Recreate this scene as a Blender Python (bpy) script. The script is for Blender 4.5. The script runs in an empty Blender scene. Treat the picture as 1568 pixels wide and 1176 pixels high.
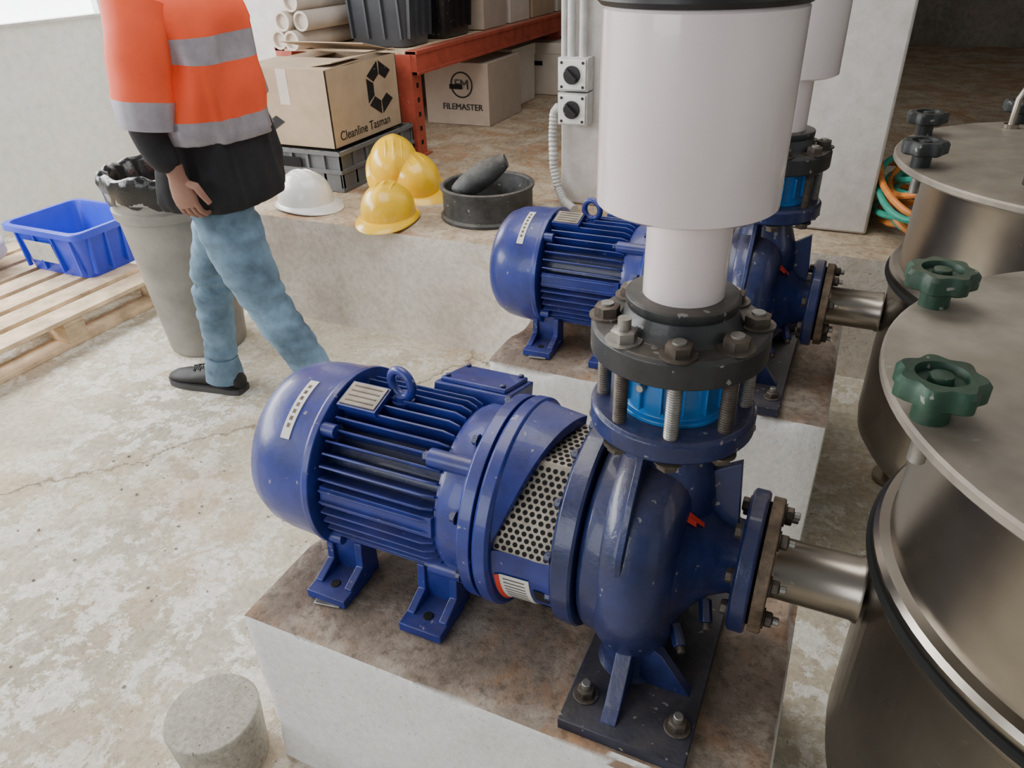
import bpy,bmesh,math,random
from mathutils import Vector,Matrix,noise,Euler
random.seed(3)
V=Vector
R=math.radians
# ------------------------------------------------------------------ materials
def nodes(name):
    m=bpy.data.materials.new(name); m.use_nodes=True
    nt=m.node_tree; b=nt.nodes['Principled BSDF']
    return m,nt,b
def N(nt,t,**k):
    n=nt.nodes.new(t)
    for a,v in k.items():
        if a in n.inputs: n.inputs[a].default_value=v
        else: setattr(n,a,v)
    return n
def ramp(nt,src,stops):
    r=nt.nodes.new('ShaderNodeValToRGB'); e=r.color_ramp.elements
    while len(e)>1: e.remove(e[-1])
    e[0].position=stops[0][0]; e[0].color=(*stops[0][1],1)
    for p,c in stops[1:]:
        x=e.new(p); x.color=(*c,1)
    nt.links.new(src,r.inputs[0]); return r.outputs[0]
def mix(nt,f,a,b):
    m=nt.nodes.new('ShaderNodeMix'); m.data_type='RGBA'
    if isinstance(f,(int,float)): m.inputs[0].default_value=f
    else: nt.links.new(f,m.inputs[0])
    for i,c in ((6,a),(7,b)):
        if isinstance(c,tuple): m.inputs[i].default_value=(*c,1)
        else: nt.links.new(c,m.inputs[i])
    return m.outputs[2]
def nz(nt,co,scale,detail=4,rough=.6,dist=0):
    n=N(nt,'ShaderNodeTexNoise',Scale=scale,Detail=detail,Roughness=rough,Distortion=dist)
    nt.links.new(co,n.inputs['Vector']); return n.outputs['Fac']
def bump(nt,b,h,s,d=.01):
    bp=N(nt,'ShaderNodeBump',Strength=s,Distance=d)
    nt.links.new(h,bp.inputs['Height']); nt.links.new(bp.outputs[0],b.inputs['Normal'])
def simple(name,col,rough=.5,metal=0,var=.12,scale=18,bmp=.05,coat=0,dust=0,emit=0):
    m,nt,b=nodes(name)
    tc=N(nt,'ShaderNodeTexCoord'); co=tc.outputs['Object']
    f=nz(nt,co,scale)
    c2=tuple(max(0,x*(1-var*2)) for x in col); c3=tuple(min(1,x*(1+var)) for x in col)
    c=ramp(nt,f,[(.3,c2),(.7,c3)])
    if dust:
        g=N(nt,'ShaderNodeNewGeometry'); sx=N(nt,'ShaderNodeSeparateXYZ'); nt.links.new(g.outputs['Normal'],sx.inputs[0])
        f2=nz(nt,co,9,6,.7)
        mr=N(nt,'ShaderNodeMath',operation='MULTIPLY'); nt.links.new(sx.outputs[2],mr.inputs[0]); nt.links.new(f2,mr.inputs[1])
        mc=N(nt,'ShaderNodeMapRange'); nt.links.new(mr.outputs[0],mc.inputs[0])
        mc.inputs[1].default_value=.25; mc.inputs[2].default_value=.75; mc.inputs[4].default_value=dust
        c=mix(nt,mc.outputs[0],c,(.33,.27,.2))
        sp=ramp(nt,nz(nt,co,60,2,.5),[(.70,(0,0,0)),(.74,(.5,.5,.5))])
        c=mix(nt,sp,c,(.45,.42,.38))
    nt.links.new(c,b.inputs['Base Color'])
    rr=N(nt,'ShaderNodeMapRange'); nt.links.new(nz(nt,co,scale*.6,5),rr.inputs[0])
    rr.inputs[3].default_value=max(.02,rough-.12); rr.inputs[4].default_value=min(1,rough+.12)
    nt.links.new(rr.outputs[0],b.inputs['Roughness'])
    b.inputs['Metallic'].default_value=metal
    b.inputs['Coat Weight'].default_value=coat
    if emit:
        b.inputs['Emission Color'].default_value=(*col,1); b.inputs['Emission Strength'].default_value=emit
    if bmp: bump(nt,b,nz(nt,co,scale*5,4),bmp,.004)
    return m
def concrete(name,dark,mid,light,sc=1.0,cracks=False,rust=0,top=None,bs=.35,flake=0,grey=0,fineamt=.85,pit=.8):
    m,nt,b=nodes(name)
    tc=N(nt,'ShaderNodeTexCoord'); co=tc.outputs['Object']
    n1=nz(nt,co,1.6*sc,9,.68,.4); n2=nz(nt,co,7*sc,8,.7,.3); n3=nz(nt,co,45*sc,5,.7)
    base=ramp(nt,n1,[(.34,dark),(.5,mid),(.62,light)])
    spl=ramp(nt,n2,[(.42,(0,0,0)),(.56,(1,1,1))])
    base=mix(nt,spl,mix(nt,.45,base,mid),mix(nt,.45,base,light))
    if grey:
        gf=ramp(nt,nz(nt,co,1.1,8,.65,.5),[(.50,(0,0,0)),(.66,(grey,)*3)])
        base=mix(nt,gf,base,(.37,.345,.285))
    if flake:
        f1=ramp(nt,nz(nt,co,8,12,.78,.2),[(.505,(0,0,0)),(.525,(1,1,1))])
        f2=ramp(nt,nz(nt,co,.9,4,.5,.2),[(.42,(.08,.08,.08)),(.56,(flake,)*3)])
        mm=N(nt,'ShaderNodeMix'); mm.data_type='RGBA'; mm.blend_type='MULTIPLY'; mm.inputs[0].default_value=1
        nt.links.new(f1,mm.inputs[6]); nt.links.new(f2,mm.inputs[7])
        base=mix(nt,mm.outputs[2],base,(.86,.84,.77))
    fine=ramp(nt,n3,[(.3,(.62,.6,.58)),(.6,(1,1,1))])
    mu=N(nt,'ShaderNodeMix'); mu.data_type='RGBA'; mu.blend_type='MULTIPLY'; mu.inputs[0].default_value=fineamt
    nt.links.new(base,mu.inputs[6]); nt.links.new(fine,mu.inputs[7]); base=mu.outputs[2]
    if rust:
        n4=nz(nt,co,1.3*sc,9,.75,.4)
        rf=ramp(nt,n4,[(.52,(0,0,0)),(.68,(rust,)*3)])
        base=mix(nt,rf,base,(.50,.28,.13))
    pits=ramp(nt,nz(nt,co,110,2,.5),[(.27,(pit,)*3),(.33,(0,0,0))])
    base=mix(nt,pits,base,(.14,.12,.09))
    if cracks:
        ns=N(nt,'ShaderNodeTexNoise',Scale=2.5,Detail=8.,Roughness=.65); nt.links.new(co,ns.inputs['Vector'])
        ad=N(nt,'ShaderNodeMix'); ad.data_type='RGBA'; ad.blend_type='ADD'; ad.inputs[0].default_value=.42
        nt.links.new(co,ad.inputs[6]); nt.links.new(ns.outputs['Color'],ad.inputs[7])
        vo=N(nt,'ShaderNodeTexVoronoi',Scale=.55,feature='DISTANCE_TO_EDGE'); nt.links.new(ad.outputs[2],vo.inputs['Vector'])
        hf=ramp(nt,vo.outputs['Distance'],[(0,(.45,.45,.45)),(.03,(0,0,0))])
        base=mix(nt,hf,base,(.40,.33,.23))
        cf=ramp(nt,vo.outputs['Distance'],[(0,(.9,.9,.9)),(.0042,(0,0,0))])
        base=mix(nt,cf,base,(.16,.12,.08))
    if top:
        g=N(nt,'ShaderNodeNewGeometry'); sx=N(nt,'ShaderNodeSeparateXYZ'); nt.links.new(g.outputs['Normal'],sx.inputs[0])
        tf=ramp(nt,sx.outputs[2],[(.5,(0,0,0)),(.8,(1,1,1))])
        tt=ramp(nt,nz(nt,co,6,9,.72,.5),[(.32,top[0]),(.5,top[1]),(.66,top[2])])
        rf=ramp(nt,nz(nt,co,2.6,8,.7,.9),[(.50,(0,0,0)),(.64,(.7,.7,.7))])
        tt=mix(nt,rf,tt,(.40,.20,.09))
        tt=mix(nt,ramp(nt,n3,[(.35,(.5,.5,.5)),(.5,(0,0,0))]),tt,tuple(x*.5 for x in top[0]))
        base=mix(nt,tf,base,tt)
    nt.links.new(base,b.inputs['Base Color']); b.inputs['Roughness'].default_value=.9; b.inputs['Specular IOR Level'].default_value=.25
    ma=N(nt,'ShaderNodeMath',operation='ADD'); nt.links.new(n2,ma.inputs[0]); nt.links.new(n3,ma.inputs[1])
    bump(nt,b,ma.outputs[0],bs,.014)
    return m
M={}
M['floor']=concrete('floor_concrete',(.42,.36,.26),(.58,.51,.385),(.72,.66,.535),1.0,True,.45,None,.4,.9,.7)
M['plinth']=concrete('plinth_concrete',(.66,.66,.65),(.79,.79,.78),(.87,.87,.86),1.2,top=((.14,.11,.085),(.27,.21,.165),(.50,.43,.35)),rust=.10,bs=.25,fineamt=.35,pit=.4)
M['cast']=concrete('cast_concrete',(.28,.255,.21),(.40,.37,.31),(.52,.49,.42),2,bs=.4)
M['bench']=concrete('bench_concrete',(.52,.45,.38),(.70,.64,.56),(.82,.77,.70),.9,rust=.45,top=((.30,.23,.155),(.47,.37,.26),(.62,.53,.41)),bs=.35,fineamt=.6,pit=.6)
M['wall']=concrete('wall_plaster',(.80,.84,.80),(.86,.90,.86),(.90,.93,.89),.4,bs=.1,fineamt=.3,pit=.2)
M['wallw']=concrete('pillar_plaster',(.50,.46,.43),(.62,.58,.55),(.70,.67,.64),.4,bs=.15,fineamt=.4,pit=.3)
M['walld']=concrete('shaded_plaster',(.12,.10,.08),(.19,.165,.14),(.25,.22,.19),.4)  # shadow at the back of the room put into the plaster colour
M['blue']=simple('blue_enamel',(.017,.033,.235),.38,0,.2,14,.14,.2,.22)
M['blueD']=simple('blue_enamel_dark',(.014,.025,.110),.38,0,.22,14,.25,.25,.3)
M['navy']=simple('navy_base_plate',(.012,.017,.045),.5,0,.25,14,.25,.1,.35)
M['cyan']=simple('bright_blue_paint',(.01,.20,.58),.3,0,.1,14,.05,.3)
M['steel']=simple('stainless',(.35,.315,.27),.29,1,.2,3,.06,0,.3)
M['lid']=simple('stainless_lid',(.37,.325,.27),.5,.35,.28,6,.1,0,.6)
M['galv']=simple('galvanised_bolt',(.36,.345,.32),.45,.8,.15,30,.1,0,.25)
M['guard']=simple('dusty_guard_sheet',(.34,.30,.25),.55,.4,.2,30,.1,0,.5)
M['bolt']=simple('rusty_bolt',(.11,.09,.075),.55,.5,.3,30,.2,0,.4)
M['darkst']=simple('dark_grey_flange',(.026,.028,.031),.45,.0,.2,20,.15,.1,.3)
M['black']=simple('black_plastic',(.012,.012,.013),.4,0,.1,20,.05,0,.08)
M['hole']=simple('black_recess',(.004,.004,.004),.9,0,0,20,0)
M['pvc']=simple('white_pvc',(.78,.68,.69),.18,0,.03,6,.01,.4)
M['rustfl']=simple('rusty_flange',(.20,.145,.10),.6,.5,.35,25,.3)
M['green']=simple('green_knob',(.018,.06,.035),.5,0,.2,20,.15,0,.25)
M['gknob']=simple('black_knob',(.02,.025,.025),.5,0,.2,20,.1,0,.2)
M['white']=simple('white_label',(.75,.74,.70),.5,0,.05)
M['sack']=simple('white_sack',(.72,.72,.72),.5,0,.08,8,.3)
M['red']=simple('red_print',(.75,.05,.03),.5,0,.05)
M['card']=simple('cardboard',(.47,.35,.235),.8,0,.07,8,.05)
M['cardw']=simple('white_cardboard',(.66,.58,.50),.8,0,.05,8,.05)
M['cardp']=simple('tan_cardboard',(.46,.375,.30),.8,0,.05,8,.05)
M['rack']=simple('red_orange_rack',(.46,.085,.05),.5,0,.15,12,.1,0,.35)
M['yel']=simple('yellow_helmet',(.96,.58,.01),.28,0,.04,12,.02,.3)
M['whel']=simple('white_helmet',(.80,.80,.78),.28,0,.04,12,.02,.3)
M['tub']=simple('blue_tub',(.03,.06,.66),.35,0,.06,8,.03)
M['wood']=simple('pallet_wood',(.76,.58,.38),.8,0,.22,9,.25)
M['bin']=simple('grey_bin',(.27,.255,.225),.5,0,.15,6,.08)
M['bag']=simple('bin_bag',(.008,.008,.009),.25,0,.1,12,.5)
M['crate']=simple('grey_crate',(.15,.155,.16),.5,0,.1,10,.05)
M['btub']=simple('dark_storage_plastic',(.05,.055,.065),.4,0,.1,10,.05)
M['jeans']=simple('blue_jeans',(.165,.265,.365),.9,0,.30,8,.5)
M['coat']=simple('black_jacket',(.010,.010,.013),.85,0,.2,12,.3)
M['vest']=simple('orange_hivis',(1.0,.10,.025),.7,0,.08,7,.25)
M['refl']=simple('reflective_tape',(.36,.33,.37),.45,.2,.08,30,.1)
M['skin']=simple('skin',(.26,.13,.09),.55,0,.08,20,.05)
M['hair']=simple('hair',(.04,.022,.012),.7,0,.3,60,.4)
M['shoe']=simple('black_shoe',(.012,.012,.012),.6,0,.2,20,.2)
M['sole']=simple('shoe_sole',(.05,.05,.05),.7)
M['horange']=simple('orange_hose',(.80,.27,.06),.45)
M['hgreen']=simple('green_hose',(.03,.36,.26),.45)
M['grey']=simple('grey_plastic',(.52,.52,.50),.45)
M['frame']=simple('window_frame',(.6,.6,.58),.4)
M['pane']=simple('frosted_pane',(.93,.97,1.0),.4,0,0,5,0,emit=5.5)
M['rubber']=simple('worn_rubber',(.055,.057,.057),.6,0,.3,18,.4,0,.4)
# ------------------------------------------------------------------ builder
def basis(ax):
    ax=V(ax).normalized(); t=V((0,0,1)) if abs(ax.z)<.9 else V((1,0,0))
    u=t.cross(ax).normalized(); return u,ax.cross(u),ax
class P:
    def __init__(s): s.v=[];s.f=[];s.m=[];s.mats=[]
    def mi(s,m):
        m=M[m]
        if m not in s.mats: s.mats.append(m)
        return s.mats.index(m)
    def face(s,idx,mi): s.f.append(idx); s.m.append(mi)
    def rev(s,prof,o,ax,mat,seg=40,a0=0,a1=360,sc=(1,1)):
        u,v,w=basis(ax); o=V(o); mi=s.mi(mat); full=abs(a1-a0)>=359.9
        n=seg if full else seg+1; rings=[]
        for h,r in prof:
            if r<1e-6:
                s.v.append(o+w*h); rings.append([len(s.v)-1]*n)
            else:
                st=len(s.v)
                for i in range(n):
                    a=R(a0+(a1-a0)*i/seg); s.v.append(o+w*h+u*(r*math.cos(a)*sc[0])+v*(r*math.sin(a)*sc[1]))
                rings.append(list(range(st,st+n)))
        for A,B in zip(rings,rings[1:]):
            for i in range(seg):
                j=(i+1)%n
                q=[A[i],A[j],B[j],B[i]]; q2=[]
                for x in q:
                    if x not in q2: q2.append(x)
                if len(q2)>2: s.face(q2,mi)
        return s
    def cyl(s,p0,p1,r,mat,seg=24,r2=None):
        p0=V(p0);p1=V(p1);L=(p1-p0).length; r2=r if r2 is None else r2
        return s.rev([(0,0),(0,r),(L,r2),(L,0)],p0,p1-p0,mat,seg)
    def shell(s,prof,o,ax,mat,seg,a0,a1):
        st=len(s.v); n=seg+1; s.rev(prof+[prof[0]],o,ax,mat,seg,a0,a1)
        mi=s.mi(mat); k=len(prof)
        s.face([st+i*n for i in range(k)],mi); s.face([st+i*n+n-1 for i in range(k)],mi)
    def box(s,c,d,mat,rot=None,taper=None):
        c=V(c); mi=s.mi(mat); st=len(s.v)
        for z in (-1,1):
            t=1 if (z<0 or taper is None) else taper
            for x,y in ((-1,-1),(1,-1),(1,1),(-1,1)):
                p=V((x*d[0]/2*t,y*d[1]/2*t,z*d[2]/2))
                if rot is not None: p=rot@p
                s.v.append(c+p)
        for q in ((0,3,2,1),(4,5,6,7),(0,1,5,4),(1,2,6,5),(2,3,7,6),(3,0,4,7)): s.face([st+i for i in q],mi)
        return s
    def bb(s,x0,x1,y0,y1,z0,z1,mat): return s.box(((x0+x1)/2,(y0+y1)/2,(z0+z1)/2),(abs(x1-x0),abs(y1-y0),abs(z1-z0)),mat)
    def prism(s,pts,o,u,v,th,mat):
        o=V(o);u=V(u);v=V(v);w=u.cross(v).normalized(); mi=s.mi(mat); st=len(s.v);n=len(pts)
        for k in (-.5,.5):
            for a,b in pts: s.v.append(o+u*a+v*b+w*(th*k))
        s.face([st+i for i in range(n)][::-1],mi); s.face([st+n+i for i in range(n)],mi)
        for i in range(n):
            j=(i+1)%n; s.face([st+i,st+j,st+n+j,st+n+i],mi)
        return s
    def tube(s,pts,r,mat,seg=10,closed=False):
        pts=[V(p) for p in pts]; n=len(pts); mi=s.mi(mat)
        rs=r if isinstance(r,(list,tuple)) else [r]*n
        def tan(i):
            if closed: return (pts[(i+1)%n]-pts[i-1]).normalized()
            return (pts[min(i+1,n-1)]-pts[max(i-1,0)]).normalized()
        u,_,_=basis(tan(0)); rings=[]
        for i in range(n):
            t=tan(i); u=(u-t*u.dot(t)).normalized(); w=t.cross(u); st=len(s.v)
            for k in range(seg):
                a=2*math.pi*k/seg; s.v.append(pts[i]+(u*math.cos(a)+w*math.sin(a))*rs[i])
            rings.append(list(range(st,st+seg)))
        pr=list(zip(rings,rings[1:]))
        if closed: pr.append((rings[-1],rings[0]))
        for A,B in pr:
            for i in range(seg):
                j=(i+1)%seg; s.face([A[i],A[j],B[j],B[i]],mi)
        if not closed: s.face(rings[0][::-1],mi); s.face(rings[-1],mi)
        return s
    def torus(s,c,ax,R1,r,mat,seg=32,k=10):
        u,v,w=basis(ax); c=V(c)
        return s.tube([c+u*R1*math.cos(2*math.pi*i/seg)+v*R1*math.sin(2*math.pi*i/seg) for i in range(seg)],r,mat,k,True)
    def loft(s,rings,mats,cap=True):
        st=len(s.v); n=len(rings[0])
        for r in rings:
            for p in r: s.v.append(V(p))
        for k in range(len(rings)-1):
            mi=s.mi(mats if isinstance(mats,str) else mats[k])
            for i in range(n):
                j=(i+1)%n; s.face([st+k*n+i,st+k*n+j,st+(k+1)*n+j,st+(k+1)*n+i],mi)
        if cap:
            mi=s.mi(mats if isinstance(mats,str) else mats[0]); s.face([st+i for i in range(n)][::-1],mi)
            mi=s.mi(mats if isinstance(mats,str) else mats[-1]); s.face([st+(len(rings)-1)*n+i for i in range(n)],mi)
        return s
    def bolt(s,p,ax,r,h,mat='bolt',shank=0):
        p=V(p);ax=V(ax).normalized()
        s.cyl(p,p+ax*h*.18,r*1.35,mat,20)
        s.rev([(h*.18,0),(h*.18,r),(h*.9,r),(h,r*.8),(h,0)],p,ax,mat,6)
        if shank: s.cyl(p+ax*h,p+ax*(h+shank),r*.5,'galv',12)
        return s
    def done(s,name,parent=None,bev=0,ang=35,sub=0,loc=None):
        me=bpy.data.meshes.new(name); me.from_pydata([tuple(x) for x in s.v],[],s.f)
        for m in s.mats: me.materials.append(m)
        for p,i in zip(me.polygons,s.m): p.material_index=i
        bm=bmesh.new(); bm.from_mesh(me); bmesh.ops.recalc_face_normals(bm,faces=bm.faces)
        for f in bm.faces: f.smooth=True
        bm.to_mesh(me); bm.free()
        me.set_sharp_from_angle(angle=R(ang))
        ob=bpy.data.objects.new(name,me); bpy.context.collection.objects.link(ob)
        if parent: ob.parent=parent
        if loc: ob.location=loc
        if bev:
            b=ob.modifiers.new('bevel','BEVEL'); b.width=bev; b.segments=2; b.limit_method='ANGLE'; b.angle_limit=R(40); b.harden_normals=False
        return ob
def empty(name,loc=(0,0,0),rot=0):
    e=bpy.data.objects.new(name,None); bpy.context.collection.objects.link(e); e.location=loc; e.rotation_euler=(0,0,rot); e.empty_display_size=.1
    return e
def dup(root,name,loc,rotz=0):
    e=empty(name,loc,rotz)
    for c in root.children:
        o=c.copy(); bpy.context.collection.objects.link(o); o.parent=e
    return e
def text(body,size,parent,loc,rot,mat,ext=.0008,name='lettering'):
    c=bpy.data.curves.new(name,'FONT'); c.body=body; c.size=size; c.extrude=ext; c.align_x='CENTER'; c.align_y='CENTER'
    c.materials.append(M[mat]); o=bpy.data.objects.new(name,c); bpy.context.collection.objects.link(o)
    o.location=loc; o.rotation_euler=rot; o.parent=parent; return o
# ------------------------------------------------------------------ room shell
def rough_block(name,x0,x1,y0,y1,z0,z1,mat,step=.04,amp=.008,chip=.02):
    bm=bmesh.new()
    def grid(o,a,b,la,lb):
        na=max(1,int(la/step)); nb=max(1,int(lb/step)); vs=[[bm.verts.new(o+a*(la*i/na)+b*(lb*j/nb)) for j in range(nb+1)] for i in range(na+1)]
        for i in range(na):
            for j in range(nb): bm.faces.new((vs[i][j],vs[i+1][j],vs[i+1][j+1],vs[i][j+1]))
    X,Y,Z=V((1,0,0)),V((0,1,0)),V((0,0,1)); lx,ly,lz=x1-x0,y1-y0,z1-z0; o=V((x0,y0,z0))
    grid(o+Z*lz,X,Y,lx,ly); grid(o,X,Z,lx,lz); grid(o+Y*ly,Z,X,lz,lx); grid(o,Z,Y,lz,ly); grid(o+X*lx,Y,Z,ly,lz); grid(o,Y,X,ly,lx)
    bmesh.ops.remove_doubles(bm,verts=bm.verts,dist=1e-4)
    for v in bm.verts:
        n=0; d=V((0,0,0))
        for k,(lo,hi) in enumerate(((x0,x1),(y0,y1),(z0,z1))):
            if abs(v.co[k]-lo)<1e-3: d[k]+=1; n+=1
            if abs(v.co[k]-hi)<1e-3: d[k]-=1; n+=1
        if v.co.z<z0+.001: continue
        q=noise.noise(v.co*5.1); q2=noise.noise(v.co*17)
        if n>=2: v.co+=d*(.004+chip*max(0,q+.5*q2))
        else: v.co+=d*(amp*max(0,q)*.4)
    me=bpy.data.meshes.new(name)
    for f in bm.faces: f.smooth=True
    bmesh.ops.recalc_face_normals(bm,faces=bm.faces)
    bm.to_mesh(me); bm.free(); me.materials.append(M[mat]); me.set_sharp_from_angle(angle=R(50))
    ob=bpy.data.objects.new(name,me); bpy.context.collection.objects.link(ob); return ob
P().bb(-5,4.2,-3.5,9.2,-.1,0,'floor').done('floor')
rough_block('concrete_plinth',-.913,.06,.665,1.245,0,.45,'plinth',.016,.008,.02)
rough_block('concrete_plinth.001',-.913,.06,1.735,2.49,0,.45,'plinth',.03)
rough_block('concrete_bench',-3.14,-.3,2.5,8.98,0,.5,'bench',.08)
rough_block('concrete_bench.001',-.295,3.98,2.85,8.98,0,.499,'bench',.08)
P().bb(-1.2,.085,3.1,3.7,.501,3.0,'wallw').done('wall_pillar',bev=.01)
w=P(); w.bb(-5.1,-4.9,-3.5,4.2,0,1.17,'wall').bb(-5.1,-4.9,-3.5,4.2,2.5,3,'wall').bb(-5.1,-4.9,3.95,4.2,1.17,2.5,'wall').bb(-5.1,-4.9,-3.5,-1.5,1.17,2.5,'wall').done('wall_left')
w=P()
for k in range(5): w.bb(-5.03,-4.97,-1.5+k*1.36-.025,-1.5+k*1.36+.025,1.17,2.5,'frame')
w.bb(-5.08,-4.86,-1.5,3.95,1.17,1.185,'frame').bb(-5.03,-4.97,-1.5,3.95,2.45,2.5,'frame').bb(-5.03,-4.97,-1.5,3.95,1.8,1.84,'frame').bb(-4.97,-4.96,-1.5,3.95,1.18,2.46,'pane').done('window_1')
P().bb(-4.9,-3.15,4,4.2,0,3,'wallw').done('wall_return')
P().bb(-3.35,-3.15,4.2,9.2,0,3,'wallw').done('wall_alcove')
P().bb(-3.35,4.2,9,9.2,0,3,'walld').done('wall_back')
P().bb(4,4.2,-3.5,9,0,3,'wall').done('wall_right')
P().bb(.085,4.2,3.7,9.2,3.0,3.1,'walld').bb(-3.35,.085,6,9.2,3.0,3.1,'walld').done('rear_shade_slab')  # unseen partial roof slab, added to darken the rear
s=P(); s.bb(-4.9,-4.885,2.45,2.72,.86,1.07,'black').bb(-4.886,-4.883,2.6,2.66,.89,.92,'white').done('wall_sign')
# ------------------------------------------------------------------ pump
def build_pump():
    root=empty('centrifugal_pump',(0,.95,.45)); zc=.22; C=(0,0,zc); X=(1,0,0)
    p=P()
    p.rev([(-.965,0),(-.965,.070),(-.962,.105),(-.952,.135),(-.934,.156),(-.905,.169),(-.87,.174),(-.80,.177),(-.796,.181),(-.784,.181),(-.782,.176),(-.782,.10)],C,X,'blue',72)
    for r in (.03,.05,.07): p.torus((-.966,0,zc),X,r,.004,'blueD',28,6)
    p.rev([(-.80,.125),(-.785,.128),(-.53,.128),(-.52,.12)],C,X,'blueD',48)
    for i in range(44):
        a=360*i/44+4
        if 242<a<298: continue
        if 25<a<62: continue
        ar=R(a); d=V((0,math.cos(ar),math.sin(ar))); ww=.166
        p.prism([(-.772,.12),(-.772,ww),(-.56,ww),(-.54,ww-.008),(-.53,.12)],V(C),(1,0,0),d,.0042,'blue')
    for a in (172,2): 
        ar=R(a); d=V((0,math.cos(ar),math.sin(ar))); p.prism([(-.772,.12),(-.772,.160),(-.54,.160),(-.53,.12)],V(C),(1,0,0),d,.040,'blue')
    p.rev([(-.545,.12),(-.54,.152),(-.525,.160),(-.50,.160),(-.488,.162),(-.482,.180),(-.476,.188),(-.454,.189),(-.45,.15)],C,X,'blue',72)
    for a in (45,128,215,325):
        ar=R(a); d=V((0,math.cos(ar),math.sin(ar))); c=V(C)+d*.160
        p.cyl(c+V((-.565,0,0)),c+V((-.48,0,0)),.017,'blue',16); p.bolt(c+V((-.565,0,0)),(-1,0,0),.010,.012,'blueD')
        c=V(C)+d*.166; p.cyl(c+V((-.80,0,0)),c+V((-.755,0,0)),.013,'blue',14)
    for k in range(8):
        ar=R(22.5+45*k); c=V(C)+V((-.486,math.cos(ar)*.172,math.sin(ar)*.172)); p.bolt(c,(-1,0,0),.009,.012,'blueD')
    p.done('motor_body',root,.0012)
    p=P(); rt=Euler((R(14),0,0)).to_matrix()
    p.box((-.735,-.035,zc+.166),(.082,.062,.012),'blue',rt).box((-.735,-.036,zc+.1735),(.074,.054,.0025),'guard',rt)
    for k in range(4): p.box(V((-.735,-.036,zc+.1752))+rt@V((0,-.018+k*.012,0)),(.06,.0025,.001),'bolt',rt)
    p.rev([(-.860,.1745),(-.860,.1762),(-.840,.1770),(-.840,.1750)],C,X,'white',16,99,140)
    for k in range(7): p.rev([(-.854,.1755),(-.854,.1766),(-.847,.1770),(-.847,.1755)],C,X,'rustfl',2,103+k*4.6,105.6+k*4.6)
    p.done('motor_labels',root)
    p=P(); p.cyl((-.675,0,zc+.12),(-.675,0,zc+.160),.022,'blue',20).cyl((-.675,0,zc+.155),(-.675,0,zc+.170),.016,'blue',20)
    p.torus((-.675,0,zc+.192),(.25,1,0),.0265,.0085,'blue',32,12).done('lifting_eye',root)
    p=P(); rt=Euler((R(-16),0,0)).to_matrix()
    p.box((-.578,.125,zc+.075),(.12,.10,.10),'blue',rt).box((-.578,.135,zc+.124),(.156,.125,.035),'blue',rt).box((-.578,.1405,zc+.145),(.138,.108,.010),'blue',rt)
    for sx in (-1,1):
        for sy in (-1,1):
            q=V((-.578,.1405,zc+.145))+rt@V((sx*.058,sy*.043,.005)); p.cyl(q,q+rt@V((0,0,.006)),.006,'blueD',10)
    p.done('terminal_box',root,.006)
    p=P()
    for x in (-.775,-.565):
        for sy in (-1,1):
            p.box((x,sy*.150,.012),(.088,.095,.020),'blue')
            for dx in (-.034,.034): p.prism([(sy*.075,.0),(sy*.17,.02),(sy*.17,.026),(sy*.125,.045),(sy*.12,.10),(sy*.075,.11)],(x+dx,0,0),(0,1,0),(0,0,1),.016,'blue')
            p.box((x,sy*.105,.065),(.075,.02,.10),'blue')
            p.cyl((x,sy*.163,.02),(x,sy*.163,.0235),.0105,'hole',16)
    p.box((-.775,-.175,.0035),(.055,.06,.005),'galv',Euler((0,0,R(10))).to_matrix())
    p.done('motor_feet',root,.003)
    # lantern adaptor
    p=P()
    p.rev([(-.45,.13),(-.45,.186),(-.444,.191),(-.425,.191),(-.420,.185),(-.418,.13)],C,X,'blue',72)
    p.shell([(-.42,.150),(-.42,.176),(-.405,.170),(-.34,.168),(-.30,.172),(-.30,.150)],C,X,'blue',44,170,370)
    rings=[]
    for k in range(25):
        a=66+102*k/24; wd=.082*max(.02,((168-a)/102))**.75; ar=R(a); d=V((0,math.cos(ar),math.sin(ar)))
        rings.append([V(C)+V((-.43,0,0))+d*.158,V(C)+V((-.43,0,0))+d*.188,V(C)+V((-.425+wd,0,0))+d*.176,V(C)+V((-.425+wd,0,0))+d*.158])
    p.loft(rings,'blue')
    p.rev([(-.318,.12),(-.318,.176),(-.312,.184),(-.284,.186),(-.279,.183),(-.276,.12)],C,X,'blueD',72)
    for k in range(12):
        ar=R(15+30*k); c=V(C)+V((-.317,math.cos(ar)*.168,math.sin(ar)*.168)); p.bolt(c,(-1,0,0),.0085,.012,'blueD')
    for a in (193,222): p.rev([(-.350,.160),(-.350,.1695),(-.326,.1705),(-.326,.160)],C,X,'hole',6,a,a+12)
    p.done('lantern_bracket',root,.0015)
    p=P(); p.rev([(-.414,.170),(-.414,.1756),(-.405,.1718),(-.356,.1704),(-.356,.166)],C,X,'white',10,186,222)
    p.rev([(-.415,.170),(-.415,.1766),(-.408,.1735),(-.408,.168)],C,X,'red',10,186,222)
    for k in range(9): p.rev([(-.402,.168),(-.402,.1722),(-.364,.1711),(-.364,.166)],C,X,'bolt',2,189+k*3.5,189.8+k*3.5)
    p.done('lantern_label',root)
    # perforated guard
    p=P(); path=[(-.166,.028),(-.142,.078),(-.066,.150),(.060,.150),(.140,.078),(.164,.028)]
    inn=[(a*.985,b-.002) for a,b in path]
    p.prism(path+inn[::-1],(-.363,0,zc),(0,1,0),(0,0,1),.112,'guard')
    row=0
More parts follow.
